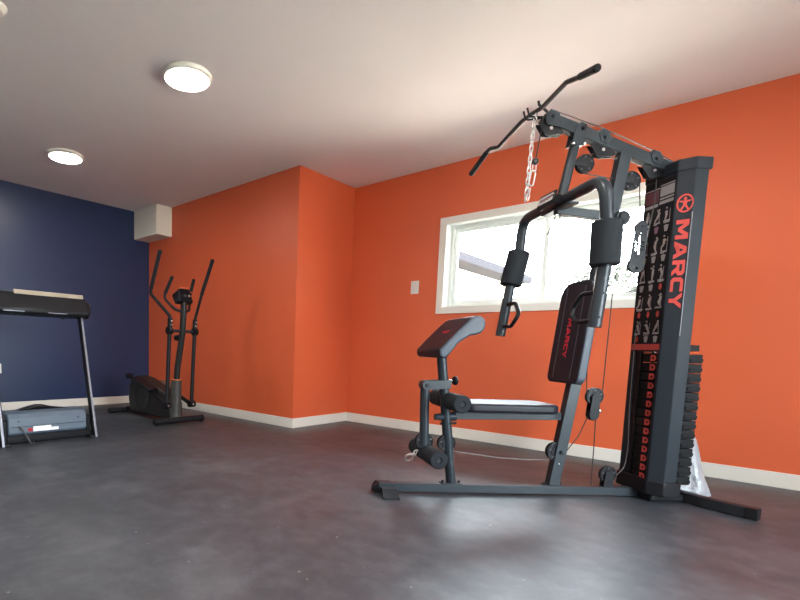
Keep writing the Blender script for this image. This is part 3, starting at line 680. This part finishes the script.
# ------------------------------------------------------------------ white plastic bag behind the tower
def bag():
    b = MB(); c = V((-0.305, 3.995, 0)); rings = []
    prof = [(0.0, 0.118), (0.012, 0.132), (0.05, 0.124), (0.12, 0.106), (0.20, 0.090), (0.28, 0.074), (0.34, 0.062), (0.375, 0.048), (0.39, 0.040), (0.42, 0.046), (0.455, 0.050), (0.475, 0.038)]
    ph = [random.uniform(0, 6.28) for _ in range(8)]
    for i, (z, r) in enumerate(prof):
        ring = []
        for k in range(48):
            a = 2 * PI * k / 48
            w = 1 + 0.06 * math.sin(5 * a + ph[0] + z * 9) + 0.05 * math.sin(9 * a + ph[1] - z * 14) + 0.03 * math.sin(17 * a + ph[2] + z * 30)
            if z == 0: w = 1 + 0.05 * math.sin(5 * a + ph[0])
            lean = V((-0.03, 0.02, 0)) * (z / 0.45)
            ring.append(c + lean + V((math.cos(a) * r * w, math.sin(a) * r * w * 0.9, z + (0.012 * math.sin(3 * a + ph[3]) if z > 0.4 else 0))))
        rings.append(ring)
    b.rings(rings)
    o = b.obj('plastic_bag', BAG, angle=60)
    tag(o, 'crumpled white plastic bag on floor behind the weight stack tower', 'bag')
bag()

# ------------------------------------------------------------------ treadmill
tm = thing('treadmill', 'black folding treadmill with grey motor cover in front of navy wall', 'treadmill', (-4.25, 1.535, 0))
hy = 0.375
b = MB(); b.box((-0.10, -hy - 0.02, 0.012), (-0.055, hy + 0.02, 0.05)); b.obj('cross_bar', FRAME_D, tm, bevel=0.004)
for sg in (-1, 1):
    b = MB(); b.bar((0.012, sg * hy, 0.0), (-0.285, sg * hy, 1.10), 0.028, 0.055, (0, 1, 0)); u = b.obj('upright', BLACK, tm, bevel=0.004)
    b = MB(); b.bar((0.0385, sg * (hy + 0.004), 0.005), (-0.258, sg * (hy + 0.004), 1.10), 0.018, 0.006, (0, 1, 0)); b.obj('silver_edge', FRAME_L, u)
    b = MB(); b.box((-1.05, sg * (hy - 0.02) - 0.03, 0.0), (0.035, sg * (hy - 0.02) + 0.03, 0.024)); b.obj('floor_rail', FRAME_D, tm, bevel=0.005)
b = MB()
hp = [(-0.26, 0.075), (-0.05, 0.070), (-0.025, 0.090), (-0.035, 0.215), (-0.065, 0.250), (-0.14, 0.265), (-0.26, 0.262)]
b.prism(hp, (0, -0.325, 0), (1, 0, 0), (0, 0, 1), (0, 1, 0), 0.645); hood = b.obj('motor_cover', TGREY, tm, bevel=0.012, segs=3)
b = MB(); b.box((-0.0255, -0.30, 0.146), (-0.022, 0.30, 0.149))
for y in (-0.245, 0.245): b.cyl((-0.04, y, 0.19), (-0.026, y, 0.192), 0.006, None, 10)
b.obj('seam', BLACK, hood)
b = MB(); b.box((-0.028, -0.135, 0.100), (-0.0225, 0.07, 0.124)); b.box((-0.030, -0.135, 0.124), (-0.0235, 0.01, 0.143)); b.obj('sticker', PAPER, hood)
b = MB(); b.box((-0.03, -0.175, 0.104), (-0.022, -0.140, 0.130)); b.obj('power_switch', REDV, hood)
b = MB(); b.box((-0.05, -0.37, 0.05), (-0.26, -0.326, 0.20)); b.box((-0.05, 0.326, 0.05), (-0.26, 0.365, 0.20)); b.box((-0.04, -0.33, 0.03), (-0.20, 0.33, 0.074)); b.obj('side_bracket', BLACK, tm, bevel=0.004)
b = MB(); b.bar((-1.45, 0, 0.060), (-0.24, 0, 0.150), 0.66, 0.05); dk = b.obj('deck', BLACK, tm, bevel=0.01)
b = MB(); b.bar((-1.44, 0, 0.087), (-0.25, 0, 0.176), 0.48, 0.008); b.obj('running_belt', BELT, dk)
for sg in (-1, 1):
    b = MB(); b.box((-1.45, sg * 0.325 - 0.05 * (sg > 0), 0.0), (-1.39, sg * 0.325 + 0.05 * (sg < 0), 0.06)); b.obj('rear_foot', BLACK, tm, bevel=0.006)
b = MB(); b.rings([[V((-0.20 - 0.05 * math.cos(a), y, 0.262 + hh * (0.5 + 0.5 * math.sin(a)))) for a in [2 * PI * k / 10 for k in range(10)]] for y, hh in ((-0.20, 0.002), (-0.13, 0.03), (-0.06, 0.045), (0.0, 0.042), (0.07, 0.022), (0.16, 0.008), (0.20, 0.002))])
b.obj('cover_lip', BLACK, tm)
# console
cx = -0.255
b = MB()
b.prism([(0.09, 1.085), (0.10, 1.115), (0.02, 1.255), (-0.04, 1.270), (-0.14, 1.18), (-0.13, 1.10), (-0.04, 1.065)], (cx, -0.36, 0), (1, 0, 0), (0, 0, 1), (0, 1, 0), 0.77)
con = b.obj('console', BLACK, tm, bevel=0.018, segs=3)
b = MB(); b.hull8([V((cx + 0.028, -0.20, 1.243)), V((cx + 0.028, 0.385, 1.243)), V((cx - 0.02, 0.375, 1.266)), V((cx - 0.02, -0.19, 1.266)), V((cx + 0.022, -0.20, 1.281)), V((cx + 0.022, 0.385, 1.281)), V((cx - 0.02, 0.375, 1.284)), V((cx - 0.02, -0.19, 1.284))]); b.obj('top_strip', TTAN, con, bevel=0.003)
for y_ in (-0.30, 0.05):
    b = MB(); b.box((cx + 0.075, y_, 1.094), (cx + 0.098, y_ + 0.16, 1.100)); b.obj('trim_line', FRAME_L, con)
for sg in (-1, 1):
    b = MB(); b.lathe((cx - 0.03, sg * 0.385, 1.150), (0, sg, 0), [(0, 0.085), (0.05, 0.085), (0.062, 0.075), (0.064, 0.03), (0.070, 0.02), (0.070, 0)], 28); b.cyl((cx - 0.03, sg * 0.452, 1.150), (cx - 0.03, sg * 0.460, 1.150), 0.014, None, 12, 1)
    b.obj('hinge_cap', [BLACK, CHROME], tm)
for sg in (-1, 1):
    b = MB(); b.tube([(cx - 0.05, sg * 0.40, 1.16), (cx - 0.30, sg * 0.41, 1.14), (cx - 0.52, sg * 0.41, 1.10)], 0.026, 14, fillet=0.1); b.obj('handrail', BLACK, tm)
b = MB(); pts = [(-0.024, -0.245, 0.150), (0.02, -0.225, 0.120), (0.045, -0.19, 0.04), (0.05, -0.175, 0.007), (0.03, -0.15, 0.007), (-0.10, -0.12, 0.007)]
b.tube(pts, 0.006, 10, fillet=0.04); b.obj('power_cord', [mat('grey_cord', (0.05, 0.05, 0.055), 0.5)], tm)

# ------------------------------------------------------------------ elliptical trainer
el = thing('elliptical_trainer', 'black elliptical trainer in the corner beside the orange wall', 'elliptical trainer', (-4.47, 2.965, 0))
b = MB(); b.cyl((0, -0.292, 0.040), (0, 0.292, 0.040), 0.032, None, 20); fb = b.obj('front_stabilizer', FRAME_D, el)
for sg in (-1, 1):
    b = MB(); b.lathe((0, sg * 0.285, 0.040), (0, sg, 0), [(0, 0.036), (0.02, 0.036), (0.028, 0.028), (0.029, 0)], 20); b.cyl((0.0, sg * 0.30, 0.014), (0, sg * 0.27, 0.014), 0.014, None, 12); b.obj('end_cap', BLACK, fb)
b = MB(); b.cyl((-1.13, -0.26, 0.034), (-1.13, 0.26, 0.034), 0.030, None, 20); b.bar((-1.13, 0, 0.05), (-0.05, 0, 0.05), 0.06, 0.05); b.obj('rear_stabilizer', FRAME_D, el)
# housing
hp = [(-0.95, 0.045), (-0.20, 0.035), (-0.06, 0.06), (-0.07, 0.22), (-0.15, 0.315), (-0.40, 0.385), (-0.62, 0.455), (-0.78, 0.480), (-0.90, 0.455), (-0.965, 0.36), (-0.985, 0.20)]
b = MB(); b.prism(hp, (0, -0.085, 0), (1, 0, 0), (0, 0, 1), (0, 1, 0), 0.17); hs = b.obj('housing', EGREY, el, bevel=0.02, segs=3)
b = MB(); b.lathe((-0.66, -0.083, 0.25), (0, -1, 0), [(0, 0.175), (0.006, 0.175), (0.008, 0.16), (0.004, 0.15), (0.004, 0.03), (0.012, 0.025), (0.012, 0)], 36); b.obj('crank_disc', EGREY, hs)
# column with cover
b = MB(); b.lathe((-0.085, 0, 0.045), (0.05, 0, 1), [(0, 0.085), (0.03, 0.068), (0.08, 0.060), (0.425, 0.056), (0.430, 0.050), (0.430, 0)], 24); cv = b.obj('column_cover', ECUFF, el)
b = MB(); b.lathe((-0.063, 0, 0.473), (0.05, 0, 1), [(0, 0.057), (0.008, 0.057), (0.009, 0.0)], 24); b.obj('orange_ring', mat('orange_ring', (0.75, 0.16, 0.03), 0.5), cv)
b = MB(); b.tube([(-0.065, 0, 0.45), (-0.045, 0, 0.62), (0.005, 0, 0.82), (0.045, 0, 1.00), (0.062, 0, 1.20), (0.070, 0, 1.385)], 0.033, 18, fillet=0.2); b.cyl((-0.01, -0.0, 0.93), (-0.075, 0, 0.93), 0.032, None, 18, 1)
b.obj('column', [EGREY, BLACK], el)
b = MB(); b.cyl((0.04, -0.175, 1.0), (0.04, 0.175, 1.0), 0.015, None, 14); b.obj('pivot_axle', FRAME, el)
# console, slanted towards the user
b = MB(); b.hull8([V((0.045, -0.10, 1.275)), V((0.115, -0.09, 1.310)), V((0.115, 0.09, 1.310)), V((0.045, 0.10, 1.275)), V((-0.02, -0.105, 1.375)), V((0.07, -0.065, 1.450)), V((0.07, 0.065, 1.450)), V((-0.02, 0.105, 1.375))])
cn_ = b.obj('console', BLACK, el, bevel=0.014, segs=3)
b = MB(); b.hull8([V((0.068, -0.062, 1.444)), V((0.078, -0.060, 1.445)), V((0.078, 0.060, 1.445)), V((0.068, 0.062, 1.444)), V((0.062, -0.060, 1.457)), V((0.072, -0.058, 1.457)), V((0.072, 0.058, 1.457)), V((0.062, 0.060, 1.457))]); b.obj('orange_edge', ORANGE, cn_)
b = MB(); b.cyl((0.10, 0.055, 1.405), (0.112, 0.055, 1.410), 0.012, None, 12); b.cyl((0.105, 0.03, 1.365), (0.120, 0.03, 1.369), 0.014, None, 12); b.obj('port', CHROME, cn_)
for sg in (-1, 1):
    # fixed handles
    b = MB(); b.tube([(0.055, sg * 0.02, 1.205), (0.03, sg * 0.09, 1.225), (-0.055, sg * 0.155, 1.33), (-0.06, sg * 0.155, 1.38), (0.045, sg * 0.135, 1.55)], 0.014, 12, fillet=0.05); fh = b.obj('fixed_handle', FRAME_D, el)
    b = MB(); b.tube([(-0.052, sg * 0.1535, 1.393), (0.045, sg * 0.135, 1.55), (0.050, sg * 0.134, 1.558)], 0.018, 12); b.obj('foam_sleeve', FOAM, fh)
    # swinging handle: sleeve, upper bar, lower leg
    b = MB(); b.tube([(0.045, sg * 0.155, 1.02), (0.05, sg * 0.160, 1.15), (-0.075, sg * 0.315, 1.375), (-0.06, sg * 0.318, 1.42), (0.115, sg * 0.325, 1.765)], 0.0165, 14, fillet=0.06); mh = b.obj('moving_handle', FRAME_D, el)
    b = MB(); b.tube([(-0.06, sg * 0.318, 1.42), (0.115, sg * 0.325, 1.765)], 0.020, 14); b.ball((0.118, sg * 0.325, 1.77), 0.024); b.obj('foam_sleeve', FOAM, mh)
    b = MB(); b.cyl((0.04, sg * 0.135, 1.0), (0.04, sg * 0.185, 1.0), 0.040, None, 20); b.cyl((0.044, sg * 0.156, 1.03), (0.048, sg * 0.158, 1.13), 0.026, None, 16); b.cyl((0.066, sg * 0.157, 1.10), (0.078, sg * 0.157, 1.10), 0.009, None, 10, 1); b.cyl((0.066, sg * 0.157, 1.06), (0.078, sg * 0.157, 1.06), 0.009, None, 10, 1)
    b.obj('pivot_joint', [BLACK, CHROME], mh)
    b = MB(); b.tube([(0.04, sg * 0.158, 1.0), (0.015, sg * 0.158, 0.60), (-0.005, sg * 0.158, 0.23)], 0.021, 14, fillet=0.3); b.obj('lower_leg', FRAME_D, mh)
    b = MB(); b.cyl((-0.005, sg * 0.125, 0.205), (-0.005, sg * 0.195, 0.205), 0.036, None, 18); b.cyl((0.02, sg * 0.158, 0.205), (0.034, sg * 0.158, 0.205), 0.012, None, 12, 1); b.obj('link_joint', [BLACK, CHROME], mh)
    z1 = 0.47 if sg < 0 else 0.40
    b = MB(); b.tube([(-0.01, sg * 0.150, 0.205), (-0.30, sg * 0.140, 0.30), (-0.86, sg * 0.135, z1)], 0.022, 12, fillet=0.2)
    if sg < 0: b.cyl((-0.86, -0.10, z1), (-0.86, -0.17, z1), 0.030, None, 16)
    pr_ = b.obj('pedal_arm', BLACK, el)
    b = MB(); zz = (lambda x: 0.30 + (z1 - 0.30) * (-0.30 - x) / 0.56 + 0.035); y_ = sg * 0.150
    b.hull8([V((-0.66, y_ - 0.06, zz(-0.66))), V((-0.30, y_ - 0.06, zz(-0.30))), V((-0.30, y_ + 0.06, zz(-0.30))), V((-0.66, y_ + 0.06, zz(-0.66))), V((-0.66, y_ - 0.06, zz(-0.66) + 0.03)), V((-0.30, y_ - 0.06, zz(-0.30) + 0.03)), V((-0.30, y_ + 0.06, zz(-0.30) + 0.03)), V((-0.66, y_ + 0.06, zz(-0.66) + 0.03))])
    b.obj('pedal', BLACK if sg < 0 else BROWN_LIT, el, bevel=0.01)  # left pedal plain black, right one in the lit brown

# ------------------------------------------------------------------ outside the window
b = MB(); b.box((-30, -30, -0.35), (34, 40, -0.11)); struct(b.obj('ground', mat('pale_paving', (0.60, 0.53, 0.44), 0.9, noise=(1.5, 0.1))))
nb = thing('neighbor_house', 'cream house with grey roof edge seen outside through left pane', 'house', (-4.2, 9.0, -0.05))
b = MB(); b.box((-5.0, -2.2, 0.0), (0.0, 2.35, 2.50)); b.obj('house_wall', mat('cream_siding', (0.80, 0.76, 0.62), 0.8), nb)
b = MB(); b.box((-5.3, -2.5, 2.47), (0.40, 2.66, 2.63)); b.obj('eave', mat('grey_eave', (0.030, 0.029, 0.033), 1.0, spec=0.0, noise=(30, 0.25)), nb, bevel=0.02)
b = MB(); b.hull8([V((-5.3, -2.5, 2.63)), V((0.36, -2.5, 2.63)), V((0.36, 2.6, 2.63)), V((-5.3, 2.6, 2.63)), V((-3.2, -1.5, 3.3)), V((-2.4, -1.5, 3.3)), V((-2.4, 1.6, 3.3)), V((-3.2, 1.6, 3.3))]); b.obj('roof', mat('pale_shingles', (0.62, 0.62, 0.62), 0.9), nb)

sh_ = thing('garden_shed', 'small shed with dark roof edge outside the lower right window corner', 'shed', (-1.75, 12.2, -0.11))
b = MB(); b.box((-0.45, 0.05, 0), (1.2, 0.55, 2.18)); b.obj('shed_wall', OFFWHITE, sh_)
b = MB(); b.bar((-0.55, 0.3, 2.22), (1.35, 0.3, 2.78), 0.7, 0.06); b.obj('shed_roof', mat('dark_shingles', (0.012, 0.012, 0.012), 1.0, spec=0.0), sh_)
tr = thing('tree', 'pale washed-out leafy tree outside behind the right window pane', 'tree', (-3.05, 14.6, -0.11))
b = MB(); b.tube([(0, 0, 0), (0.05, 0, 1.2), (-0.02, 0.03, 2.4)], [0.12, 0.09, 0.04], 10); b.obj('trunk', mat('bark', (0.05, 0.04, 0.03), 0.9), tr)
b = MB()
for k in range(900):
    a = random.uniform(0, 2 * PI); u = random.uniform(-1, 1); rr = random.uniform(0.55, 1.0) ** 0.5 * (1 + 0.2 * math.sin(5 * a))
    c = V((math.cos(a) * math.sqrt(1 - u * u) * 1.0 * rr, math.sin(a) * math.sqrt(1 - u * u) * 0.9 * rr, 2.45 + u * 0.85 * rr))
    d = V((random.uniform(-1, 1), random.uniform(-1, 1), random.uniform(-1, 1))).normalized(); e_ = d.cross(V((0.3, 0.5, 0.8))).normalized(); sz = random.uniform(0.05, 0.09)
    b.bm.faces.new([b.bm.verts.new(c + d * sz), b.bm.verts.new(c + e_ * sz * 0.5), b.bm.verts.new(c - d * sz), b.bm.verts.new(c - e_ * sz * 0.5)])
b.obj('foliage', mat('leaf', (0.050, 0.053, 0.047), 1.0, spec=0.0), tr)

# ------------------------------------------------------------------ light
sun = bpy.data.lights.new('sun', 'SUN'); sun.energy = 21.0; sun.angle = math.radians(2); sun.color = (1.0, 0.95, 0.88)
so = bpy.data.objects.new('sun', sun); COL.objects.link(so); so.rotation_euler = (math.radians(38), 0, math.radians(-35))
for nm, loc, rot, sx, sy in (('portal_right', ((WL + WR) / 2, D + T + 0.01, (WB + WT) / 2), (math.radians(-90), 0, 0), WR - WL, WT - WB), ('portal_front', (X1 + T + 0.01, (GY0 + GY1) / 2, (GZ0 + GZ1) / 2), (math.radians(90), 0, math.radians(90)), GY1 - GY0, GZ1 - GZ0)):
    pl = bpy.data.lights.new(nm, 'AREA'); pl.shape = 'RECTANGLE'; pl.size = sx; pl.size_y = sy; pl.cycles.is_portal = True
    po = bpy.data.objects.new(nm, pl); COL.objects.link(po); po.location = loc; po.rotation_euler = rot
W = bpy.data.worlds.new('World'); sc.world = W; W.use_nodes = True
bg = W.node_tree.nodes['Background']; bg.inputs['Color'].default_value = (0.82, 0.91, 1.0, 1); bg.inputs['Strength'].default_value = 17.0

# ------------------------------------------------------------------ camera
cam = bpy.data.cameras.new('camera'); co_ = bpy.data.objects.new('camera', cam); COL.objects.link(co_)
R_ = V((0.70730267, 0.70638094, 0.02736611)); Dn = V((0.08543557, -0.04699037, -0.99523498)); Fw = V((-0.70172908, 0.7062704, -0.09358647))
Z = -Fw.normalized(); Xv = R_ - Z * R_.dot(Z); Xv.normalize(); Yv = Z.cross(Xv)
co_.matrix_world = Matrix(((Xv.x, Yv.x, Z.x, 0), (Xv.y, Yv.y, Z.y, 0), (Xv.z, Yv.z, Z.z, 0.85), (0, 0, 0, 1)))
cam.sensor_fit = 'HORIZONTAL'; cam.sensor_width = 36; cam.lens = 36 * 485.5725 / 800
cam.shift_x = (400 - 279.1894) / 800; cam.shift_y = (393.6686 - 300) / 800; cam.clip_start = 0.02
sc.camera = co_
vs = sc.view_settings; sc.display_settings.display_device = 'sRGB'
vs.view_transform = 'Standard'; vs.look = 'None'; vs.gamma = 1; vs.use_curve_mapping = False; vs.exposure = 1.12
sc.cycles.use_denoising = True; sc.cycles.max_bounces = 8; sc.cycles.diffuse_bounces = 5
